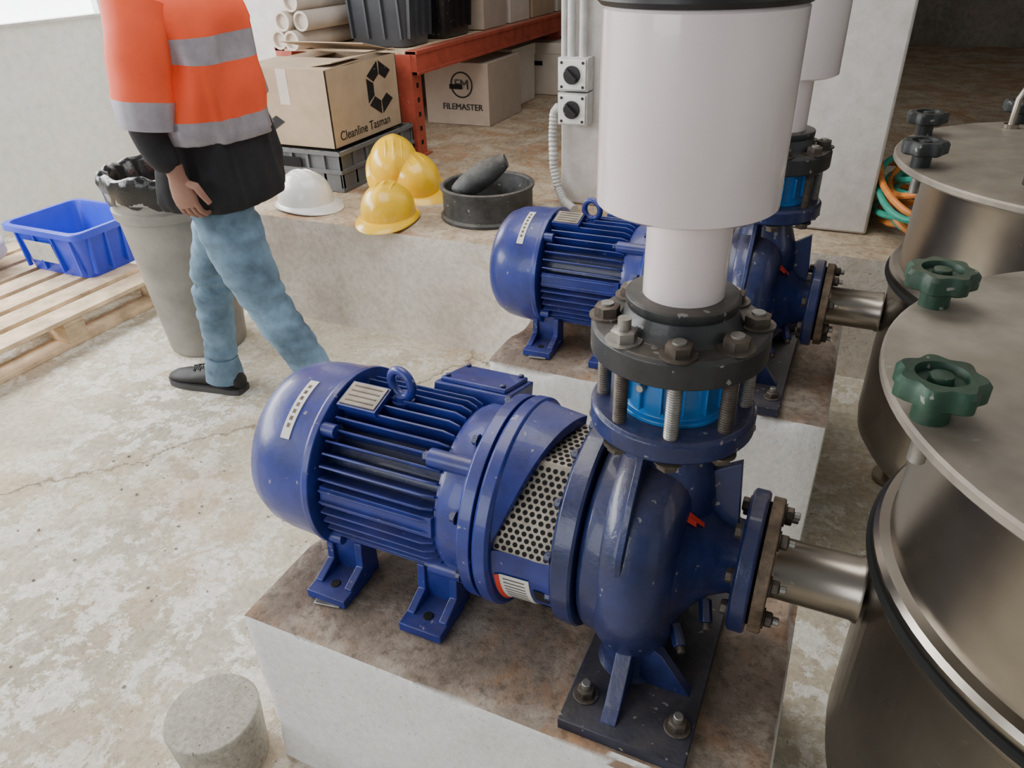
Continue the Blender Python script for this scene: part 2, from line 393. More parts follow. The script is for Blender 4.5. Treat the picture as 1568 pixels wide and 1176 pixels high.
    for (a,b) in zip(path[:3],path[1:4]):
        A=V((0,a[0],a[1]));B=V((0,b[0],b[1])); L=(B-A).length; t=(B-A)/L; nn=V((0,-t.z,t.y)); 
        if nn.z<0: nn=-nn
        d=.007
        while d<L-.004:
            for i in range(9):
                x=-.413+i*.0122+(.0061 if row%2 else 0)
                if x>-.314: continue
                q=V((x,0,zc))+A+t*d; p.cyl(q-nn*.0004,q+nn*.0005,.0043,'hole',10)
            d+=.0108; row+=1
    p.done('perforated_guard',root)
    # volute casing
    p=P()
    p.rev([(-.277,.05),(-.277,.165),(-.270,.176),(-.262,.180),(-.245,.182),(-.22,.188),(-.18,.184),(-.155,.170),(-.14,.150),(-.125,.120),(-.105,.093),(-.085,.074),(-.06,.062),(-.045,.062)],C,X,'blueD',72)
    pts=[];rs=[]
    for k in range(61):
        t=k/60; a=R(70-350*t); tr=.046+.024*t; rc=.134+.002*t+.012*max(0,-math.sin(a))
        pts.append(V((-.196,math.cos(a)*rc,zc+math.sin(a)*rc))); rs.append(tr+.006*max(0,-math.sin(a)))
    p.tube(pts,rs,'blueD',24)
    p.rev([(.06,.080),(.12,.084),(.165,.076),(.20,.065),(.22,.060),(.26,.060)],(-.185,0,zc),(0,0,1),'blueD',40)
    p.prism([(.10,.0),(.190,.02),(.184,.10),(.14,.17),(.08,.24),(.03,.2)],(-.205,0,zc),(0,-1,0),(0,0,1),.010,'blueD')
    p.prism([(-.09,.05),(-.15,.14),(-.07,.19),(-.06,.06)],(-.0,0,zc),(1,0,0),(0,0,1),.014,'blueD')
    p.prism([(-.13,.02),(-.05,.02),(-.05,-.06),(-.1,-.11),(-.16,-.14)],(0,0,zc),(1,0,0),(0,0,1),.014,'blueD')
    p.rev([(.24,0),(.24,.118),(.245,.123),(.272,.123),(.277,.118),(.277,0)],(-.185,0,zc),(0,0,1),'blueD',56)
    p.rev([(-.05,.05),(-.05,.112),(-.046,.117),(-.026,.117),(-.022,.113),(-.022,.05)],C,X,'blueD',56)
    for (a,b) in (((-.13,-.09,zc-.10),(-.112,-.118,zc-.115)),((-.09,-.055,zc-.06),(-.08,-.085,zc-.08))): p.cyl(a,b,.011,'blueD',6); p.cyl(b,V(b)+(V(b)-V(a))*.3,.007,'bolt',8)
    p.done('volute_casing',root,.0012)
    p=P(); 
    for (a0,a1,h0,h1) in ((118,121.5,-.150,-.108),(121.5,125,-.142,-.118)): p.rev([(h0,.05),(h0,.169+(h0+.150)*-1.5),(h1,.108+(h1+.108)*-1.5),(h1,.05)],C,X,'red',2,a0,a1)
    p.done('flow_arrow',root)
    # pump foot
    p=P()
    p.box((-.165,0,.012),(.205,.53,.024),'navy')
    p.prism([(-.245,.024),(.245,.024),(.22,.045),(.16,.12),(-.16,.12),(-.22,.045)],(-.19,0,0),(0,1,0),(0,0,1),.026,'blueD')
    for sy in (-1,1):
        rg=[]
        for z,hx,hy in ((.02,.062,.060),(.035,.050,.052),(.08,.056,.050),(.12,.062,.05)):
            rg.append([V((-.192+math.cos(a)*hx,sy*.10+math.sin(a)*hy,z)) for a in [2*math.pi*i/28 for i in range(28)]])
        p.loft(rg,'blueD')
        p.prism([(-.005,.02),(.085,.02),(.03,.10),(-.01,.12)],(-.165,sy*.135,0),(1,0,0),(0,0,1),.020,'blueD')
        for x in (-.240,-.088): p.bolt((x,sy*.205,.024),(0,0,1),.016,.018,'bolt',.012)
    p.done('pump_foot',root,.002)
    p=P()
    p.rev([(-.018,.05),(-.018,.110),(.0,.110),(.002,.107),(.002,.05)],C,X,'rustfl',48)
    p.rev([(-.0225,.05),(-.0225,.100),(-.0175,.100),(-.0175,.05)],C,X,'hole',40)
    for k in range(8):
        ar=R(22.5+45*k); c=V((0,math.cos(ar)*.090,zc+math.sin(ar)*.090))
        p.bolt(c+V((.002,0,0)),X,.012,.014,'bolt',.010); p.bolt(c+V((-.05,0,0)),(-1,0,0),.012,.013,'bolt')
    p.done('companion_flange',root,.001)
    p=P(); p.rev([(.0,.046),(.0,.053),(.006,.050),(.122,.050),(.128,.053),(.132,.053)],C,X,'steel',48); p.done('suction_pipe',root)
    Zx=(0,0,1); o=(-.185,0,0)
    p=P(); p.rev([(.497,.0),(.497,.083),(.503,.083),(.506,.076),(.575,.076),(.58,.083),(.588,.083),(.588,0)],o,Zx,'cyan',48)
    for k in range(16):
        ar=R(22.5*k); 
        p.box((-.185+math.cos(ar)*.078,math.sin(ar)*.078,.54),(.012,.003,.05),'cyan',Euler((0,0,ar)).to_matrix())
    p.cyl((-.185-.03,-.072,.55),(-.185-.032,-.082,.552),.006,'galv',12)
    p.done('check_valve',root,.001)
    p=P(); p.rev([(.583,.06),(.583,.120),(.587,.126),(.622,.126),(.627,.121),(.627,.090),(.632,.085),(.655,.076),(.660,.079),(.670,.079),(.672,.074),(.672,.05)],o,Zx,'darkst',56); p.done('pipe_flange',root,.001)
    p=P()
    for k in range(8):
        ar=R(12+45*k); x=-.185+math.cos(ar)*.104; y=math.sin(ar)*.104
        p.bolt((x,y,.627),Zx,.019,.018,'galv' if k==5 else 'bolt',.016 if k==5 else .003)
        p.bolt((x,y,.459),(0,0,-1),.016,.016,'bolt')
        pr=[]
        z=.45
        while z<.63: pr+= [(z,.0095),(z+.002,.0108)]; z+=.004
        p.rev(pr,(x,y,0),Zx,'galv' if k%3==0 else 'bolt',14)
    p.done('flange_bolts',root)
    p=P(); p.rev([(.65,.056),(.80,.056)],o,Zx,'pvc',48)
    o2=(-.193,0,0)
    p.rev([(.80,.050),(.797,.055),(.797,.110),(.801,.116),(1.026,.116),(1.030,.113),(1.032,.0)],o2,Zx,'pvc',72)
    p.done('pvc_pipe',root)
    p=P(); p.rev([(1.030,0),(1.030,.118),(1.036,.124),(1.044,.124),(1.050,.116),(1.06,.110),(1.6,.110),(1.6,0)],o2,Zx,'black',56); p.done('rubber_sleeve',root)
    return root
pump=build_pump()
dup(pump,'centrifugal_pump.001',(0,2.0,.45))
# ------------------------------------------------------------------ tanks
def build_tank(name,loc,knob):
    root=empty(name,loc); Z=(0,0,1); o=(0,0,0)
    p=P(); p.rev([(.18,0),(.185,.08),(.205,.18),(.24,.27),(.285,.335),(.33,.364),(.37,.370),(.745,.370),(.757,.378),(.770,.380),(.774,.374),(.80,.366),(.82,.360),(1.03,.360),(1.045,.365),(1.052,.40),(1.062,.40),(1.065,.37)],o,Z,'steel',96)
    p.rev([(.774,.36),(.774,.385),(.778,.388),(.784,.388),(.788,.384),(.788,.36)],o,Z,'hole',96)
    p.rev([(.788,.36),(.788,.381),(.800,.382),(.808,.376),(.812,.36)],o,Z,'steel',96)
    p.done('tank_shell',root)
    p=P()
    for k in range(4):
        a=R(45+90*k); c=V((math.cos(a)*.30,math.sin(a)*.30,0)); p.cyl(c,c+V((0,0,.33)),.026,'steel',20); p.cyl(c,c+V((0,0,.012)),.055,'steel',24)
    p.done('tank_legs',root)
    p=P(); p.rev([(1.060,.37),(1.061,.426),(1.065,.430),(1.074,.430),(1.078,.427),(1.080,.41),(1.080,.38),(1.086,.2),(1.092,0)],o,Z,'lid',96); p.done('tank_lid',root)
    p=P()
    for k in range(8):
        a=R(155+46*k if k<2 else 155+45*k); c=V((math.cos(a)*.405,math.sin(a)*.405,.006))
        pts=[]
        n=72
        for lv,(zz,sc) in enumerate([(1.102,.86),(1.106,1),(1.124,1),(1.130,.9),(1.130,.62),(1.120,.56),(1.120,.30),(1.129,.26),(1.131,.0001)]):
            ring=[]
            for i in range(n):
                t=2*math.pi*i/n; r=.0445*(1+ (.09*math.cos(7*t) if sc>.8 else 0))*sc; ring.append(c+V((math.cos(t)*r,math.sin(t)*r,zz)))
            pts.append(ring)
        p.loft(pts,knob); p.cyl(c+V((0,0,1.07)),c+V((0,0,1.105)),.020,knob,20); p.cyl(c+V((0,0,1.015)),c+V((0,0,1.06)),.010,'galv',12)
    p.done('lid_knobs',root)
    if name.endswith('1'):
        p=P(); h=V((-.165,.30,1.082)); pts=[]
        for x,z in ((0,0),(0,.07),(.01,.095),(.035,.105),(.11,.105),(.135,.095),(.145,.07),(.145,0)): pts.append(h+V((x,x*.3,z)))
        p.tube(pts,.008,'steel',10); p.cyl(h+V((0,0,0)),h+V((0,0,.01)),.018,'steel'); p.done('lid_handle',root)
    return root
build_tank('stainless_tank',(.505,.95,0),'green')
build_tank('stainless_tank.001',(.505,2.0,.01),'gknob')
# ------------------------------------------------------------------ concrete casting
p=P(); p.rev([(0,0),(0,.088),(.01,.09),(.148,.099),(.154,.096),(.156,.07),(.153,0)],(-1.03,.612,0),(0,0,1),'cast',48); p.done('concrete_cylinder',bev=.002)
# ------------------------------------------------------------------ switch box, conduits
root=empty('isolator_switch_box',(-1.12,3.1,0))
p=P()
for z in (.925,1.06):
    p.bb(-.065,.065,-.075,0,z-.064,z+.064,'grey').bb(-.058,.058,-.083,-.075,z-.057,z+.057,'white')
    p.cyl((0,-.083,z),(0,-.092,z),.036,'black',32).box((0,-.10,z),(.058,.022,.016),'black',Euler((0,R(40),0)).to_matrix())
    for a in (-1,1):
        for b in (-1,1): p.cyl((a*.046,-.083,z+b*.046),(a*.046,-.087,z+b*.046),.006,'black',10)
p.done('switch_housing',root,.003)
p=P()
p.cyl((-.02,-.04,1.12),(-.02,-.04,2.6),.016,'grey').cyl((.03,-.04,1.12),(.03,-.04,2.6),.016,'grey').cyl((-.055,-.03,1.1),(-.055,-.03,2.6),.012,'grey')
pts=[V((-.07,-.045,.93-.0)) ,V((-.095,-.045,.90)),V((-.10,-.045,.8)),V((-.095,-.05,.68)),V((-.07,-.06,.59)),V((-.03,-.09,.54)),V((.05,-.16,.525))]
fp=[];rs=[]
for a,b in zip(pts,pts[1:]):
    for k in range(12): fp.append(a.lerp(b,k/12)); rs.append(.020 if len(rs)%2 else .0165)
p.tube(fp,rs,'grey',12); p.done('conduits',root)
# ------------------------------------------------------------------ hard hats
def hat(name,loc,rot,mat):
    p=P(); rings=[];n=48
    for k in range(15):
        t=k/14; ang=t*math.pi/2; ring=[]
        for i in range(n):
            a=2*math.pi*i/n
            r=.118*math.cos(ang)**.75 if k<14 else .001
            bump_=.006*math.exp(-(math.sin(a)*r/.018)**2) if 3<k else 0
            ring.append(V((math.cos(a)*r*1.2,math.sin(a)*r,.03+.125*math.sin(ang)+bump_)))
        rings.append(ring)
    brim=[]
    for (e,z) in ((.0,.022),(.016,.012),(.017,.006),(.0,.010),(-.01,.02)):
        ring=[]
        for i in range(n):
            a=2*math.pi*i/n; f=max(0,math.cos(a))**2; ex=e*(1+2.4*f); r=.118+ex
            ring.append(V((math.cos(a)*r*1.2,math.sin(a)*r,z-.006*f*(1 if e>0 else 0))))
        brim.append(ring)
    p.loft(brim[::-1]+rings,mat,False)
    for s_ in (-1,0,1):
        pts=[]
        for k in range(12):
            an=R(20+140*k/11); pts.append(V((math.cos(an)*.118*1.15*(1-.05*abs(s_)),s_*.036,.032+.128*math.sin(an)-.008*abs(s_))))
        p.tube(pts,.006,mat,8)
    p.torus((0,0,.025),(0,0,1),.105,.006,'black',32,6)
    o=p.done(name,ang=50); o.location=loc; o.rotation_euler=rot
hat('hard_hat',(-1.83,2.64,.502),(0,0,R(-75)),'yel')
hat('hard_hat.001',(-2.31,2.68,.502),(0,0,R(-15)),'whel')
hat('hard_hat.002',(-1.90,2.99,.540),(R(8),R(14),R(-30)),'yel')
hat('hard_hat.003',(-2.01,2.99,.610),(R(-5),R(34),R(-60)),'yel')
# ------------------------------------------------------------------ rubber ring with slab
root=empty('rubber_pipe_collar',(-1.44,2.84,.5))
p=P(); p.rev([(0,.15),(0,.207),(.012,.208),(.02,.196),(.115,.196),(.13,.205),(.14,.205),(.142,.19),(.135,.183),(.03,.178),(.02,0)],(0,0,0),(0,0,1),'rubber',64); p.done('collar_ring',root,.001)
p=P(); rings=[]
for k in range(13):
    t=k/12; c=V((-.13,-.06,.10)).lerp(V((.08,.03,.235)),t); wd=.060*max(.1,math.sin(math.pi*(.10+.84*t)))**.5; ht=.050*max(.1,math.sin(math.pi*(.1+.82*t)))**.5
    rings.append([c+V((math.sin(a)*-.35*wd+0,math.sin(a)*wd,0))+V((-.45*math.cos(a)*ht,0,math.cos(a)*ht)) for a in [2*math.pi*i/24 for i in range(24)]])
p.loft(rings,'rubber').done('rubber_slab',root)
# ------------------------------------------------------------------ crate and carton
root=empty('folding_crate',(0,0,0)); p=P()
def crate(p,x0,x1,y0,y1,z0,h,mat):
    t=.012
    p.bb(x0,x1,y0,y1,z0,z0+t,mat)
    for z in (z0+.0,z0+h*.45,z0+h-.018): 
        p.bb(x0,x1,y0-.004,y0+t,z,z+.018,mat).bb(x0,x1,y1-t,y1+.004,z,z+.018,mat).bb(x0-.004,x0+t,y0,y1,z,z+.018,mat).bb(x1-t,x1+.004,y0,y1,z,z+.018,mat)
    n=6
    for k in range(n+1):
        x=x0+(x1-x0-.014)*k/n
        p.bb(x,x+.014,y0,y0+.008,z0,z0+h,mat).bb(x,x+.014,y1-.008,y1,z0,z0+h,mat)
        y=y0+(y1-y0-.014)*k/n
        p.bb(x0,x0+.008,y,y+.014,z0,z0+h,mat).bb(x1-.008,x1,y,y+.014,z0,z0+h,mat)
    p.bb(x0+.012,x1-.012,y0+.012,y1-.012,z0+t,z0+h*.9,mat)
    p.bb(x0,x1,y0,y0+.006,z0+.01,z0+h*.45,mat).bb(x1-.006,x1,y0,y1,z0+.01,z0+h*.45,mat)
    p.bb((x0+x1)/2-.06,(x0+x1)/2+.06,y0-.006,y0,z0+h*.55,z0+h*.8,'hole')
crate(p,-2.84,-2.25,2.90,3.57,.502,.19,'crate'); p.done('crate_body',root)
def carton(name,x0,x1,y0,y1,z0,z1,mat,flaps=False,lid=False):
    r=empty(name,((x0+x1)/2,(y0+y1)/2,z0)); X=(x1-x0)/2;Y=(y1-y0)/2;h=z1-z0; p=P()
    if flaps:
        t=.006
        p.bb(-X,X,-Y,Y,0,.006,mat).bb(-X,X,-Y,-Y+t,0,h,mat).bb(-X,X,Y-t,Y,0,h,mat).bb(-X,-X+t,-Y,Y,0,h,mat).bb(X-t,X,-Y,Y,0,h,mat)
        def flap(c,d,rot): p.box(c,d,mat,Euler(rot).to_matrix())
        flap((0,-Y*.5,h+.004),(2*X,Y,.005),(R(1.5),0,0)); flap((0,Y*.55,h+.045),(2*X,Y*.95,.005),(R(-13),0,0))
        flap((-X*.72,0,h-.004),(X*.55,2*Y*.96,.005),(0,R(3),0)); flap((X*.72,Y*.1,h+.014),(X*.55,2*Y*.9,.005),(0,R(-8),0))
        p.bb(-.03,.03,-Y-.001,-Y,h*.55,h,'cardw')
    else:
        p.bb(-X,X,-Y,Y,0,h-.001,mat)
        if lid: p.bb(-X-.006,X+.006,-Y-.006,Y+.006,h-.07,h+.004,mat)
        p.box((0,-Y-.008,h*.62),(.09,.004,.03),'hole')
    p.done('carton_body',r,.002); return r
r=carton('cardboard_box',-2.80,-2.29,2.93,3.53,.695,1.05,'card',True)
text('Cleanline Tasman',.062,r,(.2562,-.03,.05),(R(90),0,R(90)),'black')
p=P()
hx=[(math.cos(R(90+60*k)),math.sin(R(90+60*k))) for k in range(6)]
for k in (0,1,2,3,5):
    a=hx[k];b=hx[(k+1)%6]; g=.06
    A=V((a[0]*(1-g)+b[0]*g,a[1]*(1-g)+b[1]*g)); B=V((b[0]*(1-g)+a[0]*g,b[1]*(1-g)+a[1]*g))
    q=[A*.13,B*.13,B*.065,A*.065]; p.prism([(x.x,x.y) for x in q],(.2562,.13,.215),(0,1,0),(0,0,1),.0015,'black')
for k in (1,3): 
    a=hx[k];b=hx[(k+1)%6]; q=[V(a)*.11,V(b)*.11,V(b)*.055,V(a)*.055]; p.prism([(x.x,x.y) for x in q],(-.12,-.3012,.17),(1,0,0),(0,0,1),.0015,'black')
p.done('printed_logo',r)
# ------------------------------------------------------------------ storage rack
root=empty('storage_rack'); p=P()
for v in (3.66,5.8,8.0):
    for u in (-2.30,-3.08):
        p.bb(u-.05,u+.05,v-.05,v+.045,.5,1.03,'rack'); p.bb(u-.07,u+.07,v-.06,v+.07,.5,.508,'rack')
        for k in range(6): p.bb(u+.05,u+.0515,v-.012,v+.012,.56+k*.075,.585+k*.075,'hole'); 
    p.bb(-3.08,-2.3,v-.02,v+.02,.62,.66,'rack').bb(-3.08,-2.3,v-.02,v+.02,.9,.94,'rack')
for u in (-2.25,-3.12): p.bb(u-.03,u+.03,3.62,8.3,.93,1.045,'rack').bb(u-.036,u+.036,3.62,8.3,.93,.945,'rack').bb(u-.036,u+.036,3.62,8.3,1.03,1.048,'rack')
p.bb(-3.1,-2.28,3.62,8.3,1.03,1.042,'wood')
p.done('rack_frame',root,.003)
def tub(name,x0,x1,y0,y1,z0,h,mat,fl=.03,rim=.02,lab=False):
    r=empty(name,((x0+x1)/2,(y0+y1)/2,z0)); X=(x1-x0)/2;Y=(y1-y0)/2; p=P()
    def rr(X,Y,z,c=.05):
        pts=[]
        for cx,cy,a0 in ((X-c,Y-c,0),(-(X-c),Y-c,90),(-(X-c),-(Y-c),180),(X-c,-(Y-c),270)):
            for k in range(5):
                a=R(a0+90*k/4); pts.append(V((cx+math.cos(a)*c,cy+math.sin(a)*c,z)))
        return pts
    p.loft([rr(X-fl,Y-fl,0),rr(X-fl+.002,Y-fl+.002,.004),rr(X-.006,Y-.006,h-.035),rr(X+rim,Y+rim,h-.032),rr(X+rim,Y+rim,h-.004),rr(X+rim-.004,Y+rim-.004,h),rr(X-.006,Y-.006,h),rr(X-.012,Y-.012,h-.02),rr(X-fl-.006,Y-fl-.006,.008)],mat)
    for k in (-1,-.33,.33,1):
        p.box((k*X*.75,-Y+fl*.35,h*.5),(.012,.02,h*.8),mat,Euler((R(4),0,0)).to_matrix())
        p.box((X-fl*.35,k*Y*.7,h*.5),(.02,.012,h*.8),mat,Euler((0,R(4),0)).to_matrix())
    if lab: p.box((-X*.15,-Y+fl*.3-.009,h*.5),(.20,.003,.11),'grey',Euler((R(7),0,0)).to_matrix())
    p.done('tub_body',r); return r
tub('blue_plastic_tub',-3.86,-3.34,2.20,2.62,.142,.25,'tub',.04,.02,True)
tub('black_storage_tub',-2.74,-2.32,3.72,4.04,1.048,.40,'btub',.03,.015)
tub('black_storage_tub.001',-2.76,-2.30,4.12,4.50,1.048,.44,'black',.03,.015)
carton('cardboard_box.001',-2.75,-2.30,4.60,4.93,1.048,1.40,'cardp')
carton('cardboard_box.002',-2.75,-2.30,5.0,5.32,1.048,1.34,'cardw',lid=True)
carton('cardboard_box.003',-2.78,-2.30,5.38,5.78,1.048,1.42,'card')
carton('cardboard_box.004',-2.78,-2.30,5.86,6.26,1.048,1.34,'cardw',lid=True)
carton('cardboard_box.005',-2.78,-2.30,6.35,6.9,1.048,1.44,'cardp')
carton('cardboard_box.006',-2.78,-2.30,7.0,7.5,1.048,1.38,'cardw')
r=carton('archive_box',-2.66,-2.20,4.42,4.92,.502,.88,'cardp',lid=False)
text('FM',.085,r,(.04,-.2525,.245),(R(90),0,0),'black',.002); text('FILEMASTER',.055,r,(.04,-.2525,.11),(R(90),0,0),'black',.002)
p=P(); p.torus((.04,-.251,.245),(0,1,0),.075,.005,'black',40,6); p.done('logo_ring',r)
carton('archive_box.001',-2.70,-2.30,5.0,5.40,.502,.88,'cardw',lid=True)
carton('archive_box.002',-2.56,-2.12,5.15+.4,5.95,.502,.86,'cardw',lid=True)
carton('archive_box.003',-2.50,-2.06,6.2,6.6,.502,.86,'cardp')
root=empty('paper_roll_stack',(0,0,0)); p=P()
for u,z in ((-2.92,1.098),(-3.03,1.098),(-2.975,1.192),(-2.865,1.192),(-2.92,1.285)):
    y0=3.52+random.uniform(-.05,.05); p.rev([(0,.038),(0,.05),(.9,.05),(.9,0),(.02,0),(.02,.038),(0,.038)],(u,y0,z),(.03,1,0),'cardw',28)
p.done('rolls',root)
# ------------------------------------------------------------------ pallet
root=empty('wooden_pallet'); p=P()
for k in range(7):
    u=-4.30+k*.178; p.bb(u,u+.135,1.30,2.47,.122,.142,'wood')
for v in (1.30,1.85,2.37):
    p.bb(-4.3,-3.10,v,v+.1,.10,.122,'wood')
    for u in (-4.3,-3.77,-3.23): p.bb(u,u+.13,v-.0,v+.1,.022,.10,'wood')
for u in (-4.3,-3.77,-3.23): p.bb(u,u+.13,1.30,2.47,0,.022,'wood')
p.done('pallet_boards',root,.003)
p=P(); rings=[]
for k in range(15):
    t=k/14; s_=max(.05,math.sin(math.pi*(.05+.9*t)))**.4; ring=[]
    for i in range(36):
        a=2*math.pi*i/36; q=1+.16*noise.noise(V((math.cos(a)*2.5,math.sin(a)*2.5,t*6)))
        ring.append(V((-4.28+.40*t, 2.0+math.cos(a)*.28*s_*q,.262+math.sin(a)*.115*s_*q)))
    rings.append(ring)
p.loft(rings,'sack'); p.done('cement_sack',ang=80)
# ------------------------------------------------------------------ rubbish bin
root=empty('rubbish_bin',(-2.55,2.14,0)); p=P(); Z=(0,0,1)
p.rev([(0,0),(0,.155),(.01,.162),(.02,.165),(.62,.215),(.625,.228),(.66,.232),(.665,.222),(.70,.226),(.705,.238),(.74,.24),(.745,.228),(.76,.23),(.755,.215),(.2,.17)],(0,0,0),Z,'bin',64); p.done('bin_body',root)
p=P(); rings=[]
for (z,r) in ((.70,.236),(.74,.243),(.775,.25),(.80,.243),(.805,.225),(.79,.205),(.74,.19),(.6,.15),(.55,.0001)):
    rings.append([V((math.cos(a)*(r+(.016*noise.noise(V((math.cos(a)*6,math.sin(a)*6,z*18))) if r>.01 else 0)),math.sin(a)*(r+(.016*noise.noise(V((math.cos(a)*6,math.sin(a)*6,z*18+3))) if r>.01 else 0)),z+(.028*noise.noise(V((math.cos(a)*4,math.sin(a)*4,z*9))))) ) for a in [2*math.pi*i/96 for i in range(96)]])
p.loft(rings,'bag',False).done('bin_liner',root,ang=60)
# ------------------------------------------------------------------ hoses
root=empty('garden_hose_coil'); 
for j,(mt) in enumerate(('horange','hgreen')):
    p=P(); pts=[]
    turns=5; n=turns*40
    for k in range(n):
        t=k/40; a=2*math.pi*t+j*1.3; wob=.05*noise.noise(V((t*1.7,j*5,0)))
        ru=.125+wob+.02*math.sin(t*2.1+j); rv=.32+wob*2
        pts.append(V((.25+math.cos(a)*ru+.02*math.sin(t*3+j),3.30+math.sin(a)*rv+.07*math.cos(t*2.3+j), .515+.03*t+ .045*(1+math.sin(a*1.5+j))+j*.012)))
    p.tube(pts,.0125,mt,8); p.done('hose_'+mt,root)
# ------------------------------------------------------------------ loose mortar crumbs
def chips(name,n,x0,x1,y0,y1,z,smin,smax):
    p=P()
    for _ in range(n):
        x=random.uniform(x0,x1);y=random.uniform(y0,y1);s_=random.uniform(smin,smax)
        p.box((x,y,z+s_*.25),(s_,s_*random.uniform(.5,1),s_*.5),'cast',Euler((0,0,random.uniform(0,3))).to_matrix(),.6)
    p.done(name)
chips('mortar_crumbs',60,-2.0,-1.7,3.3,6,.501,.005,.02)
chips('mortar_crumbs.001',60,-2.2,-1.20,.3,1.6,.001,.003,.010)
# ------------------------------------------------------------------ person
def person():
    root=empty('walking_person')
    F=V((-.985,-.17,0)).normalized(); S=V((-F.y,F.x,0)); O=V((-1.885,1.80,0))
    def W(f,s,z): return O+F*f+S*s+V((0,0,z))
    J=dict(pel=(-.01,0,.95),sp=(.0,0,1.10),ch=(.02,0,1.28),nb=(.03,0,1.46),nk=(.05,0,1.54),
      lh=(-.02,.085,.90),lt=(-.07,.10,.70),lk=(-.14,.10,.49),lc=(-.23,.10,.34),la=(-.34,.10,.12),
      rh=(.01,-.085,.90),rt=(.12,-.09,.70),rk=(.22,-.09,.49),rc=(.235,-.09,.33),ra=(.265,-.09,.09),
      ls=(.01,.17,1.42),lu=(.0,.235,1.28),le=(.02,.265,1.13),lf=(.0,.262,1.05),lw=(-.025,.245,.985),
      rs=(.03,-.17,1.42),ru=(.03,-.235,1.28),re=(.01,-.262,1.13),rf=(.05,-.265,1.05),rw=(.11,-.262,.97))
    Rr=dict(pel=(.16,.14),sp=(.145,.125),ch=(.155,.13),nb=(.085,.08),nk=(.056,.056),
      lh=(.115,.115),lt=(.105,.105),lk=(.077,.077),lc=(.074,.074),la=(.058,.058),
      rh=(.115,.115),rt=(.100,.100),rk=(.075,.075),rc=(.072,.072),ra=(.060,.060),
      ls=(.075,.075),lu=(.062,.062),le=(.054,.054),lf=(.050,.050),lw=(.040,.040),
      rs=(.075,.075),ru=(.062,.062),re=(.055,.055),rf=(.050,.050),rw=(.040,.040))
    E=[('pel','sp'),('sp','ch'),('ch','nb'),('nb','nk'),('pel','lh'),('lh','lt'),('lt','lk'),('lk','lc'),('lc','la'),('pel','rh'),('rh','rt'),('rt','rk'),('rk','rc'),('rc','ra'),
       ('nb','ls'),('ls','lu'),('lu','le'),('le','lf'),('lf','lw'),('nb','rs'),('rs','ru'),('ru','re'),('re','rf'),('rf','rw')]
    ks=list(J); me=bpy.data.meshes.new('body'); me.from_pydata([W(*J[k]) for k in ks],[(ks.index(a),ks.index(b)) for a,b in E],[])
    ob=bpy.data.objects.new('tmp_body',me); bpy.context.collection.objects.link(ob)
    sk=ob.modifiers.new('skin','SKIN'); sb=ob.modifiers.new('sub','SUBSURF'); sb.levels=4; sb.render_levels=4
    for i,k in enumerate(ks):
        me.skin_vertices[0].data[i].radius=Rr[k]; me.skin_vertices[0].data[i].use_root=(k=='pel')
    bpy.context.view_layer.update(); dg=bpy.context.evaluated_depsgraph_get()
    nm=bpy.data.meshes.new_from_object(ob.evaluated_get(dg)); bpy.data.objects.remove(ob)
    nm.materials.clear()
    for m in ('jeans','coat','vest','skin'): nm.materials.append(M[m])
    for v in nm.vertices:
        if v.co.z<.9:
            amp=.003+.007*math.exp(-((v.co.z-.14)/.09)**2)+.007*math.exp(-((v.co.z-.47)/.09)**2)+.006*math.exp(-((v.co.z-.80)/.07)**2)
            n=noise.noise(V((v.co.x*5,v.co.y*5,v.co.z*30)))+.4*noise.noise(V((v.co.x*9+v.co.z*12,v.co.y*9,v.co.z*22))); v.co+=v.normal*amp*n*1.7
    for p in nm.polygons:
        c=p.center; l=c-O; s_=l.dot(S); p.use_smooth=True
        p.material_index=0 if c.z<.94 and abs(s_)<.2 else (3 if c.z>1.52 else (2 if c.z>1.2 else 1))
    b=bpy.data.objects.new('body',nm); bpy.context.collection.objects.link(b); b.parent=root
    p=P()
    for pts,rs in (((W(-.315,.10,.19),W(-.34,.10,.13),W(-.355,.10,.085)),(.060,.068,.072)),((W(.258,-.09,.16),W(.264,-.09,.10),W(.268,-.09,.055)),(.062,.070,.074))):
        k0=len(p.v); p.tube(pts,list(rs),'jeans',28)
        for i in range(k0,len(p.v)): p.v[i]=p.v[i]+V((1,1,.6))*.006*noise.noise(p.v[i]*22)
    p.done('trouser_hems',root,ang=80)
    def ring(z,cf,cs,rf,rs,wr=0,n=72,seed=0,dip=0):
        out=[]
        for i in range(n):
            a=2*math.pi*i/n; q=1+wr*noise.noise(V((math.cos(a)*2.4+seed,math.sin(a)*2.4,z*5)))+wr*.5*noise.noise(V((math.cos(a)*6+seed,math.sin(a)*6,z*9)))
            e=.8; ca=math.copysign(abs(math.cos(a))**e,math.cos(a)); sa=math.copysign(abs(math.sin(a))**e,math.sin(a))
            out.append(W(cf+ca*rf*q,cs+sa*rs*q,z+dip*math.cos(a)))
        return out
    p=P()
    p.loft([ring(.89,0,0,.12,.15),ring(.840,0,0,.160,.194,.12),ring(.845,0,0,.168,.202,.14),ring(.87,0,0,.170,.205,.16),ring(.91,0,0,.168,.203,.12),ring(.96,0,0,.164,.198,.14),ring(1.03,0,0,.156,.194,.10),ring(1.10,0,0,.15,.19,.05),ring(1.2,0,0,.14,.18)],'coat',False)
    p.done('jacket',root,ang=80)
    z=[1.065,1.06,1.065,1.09,1.128,1.17,1.205,1.24,1.28,1.335,1.365,1.40,1.44,1.47,1.495]
    w_=[(.13,.17),(.178,.216),(.182,.222),(.182,.222),(.181,.221),(.179,.220),(.176,.217),(.174,.217),(.172,.218),(.171,.222),(.168,.222),(.16,.215),(.145,.195),(.12,.15),(.08,.09)]
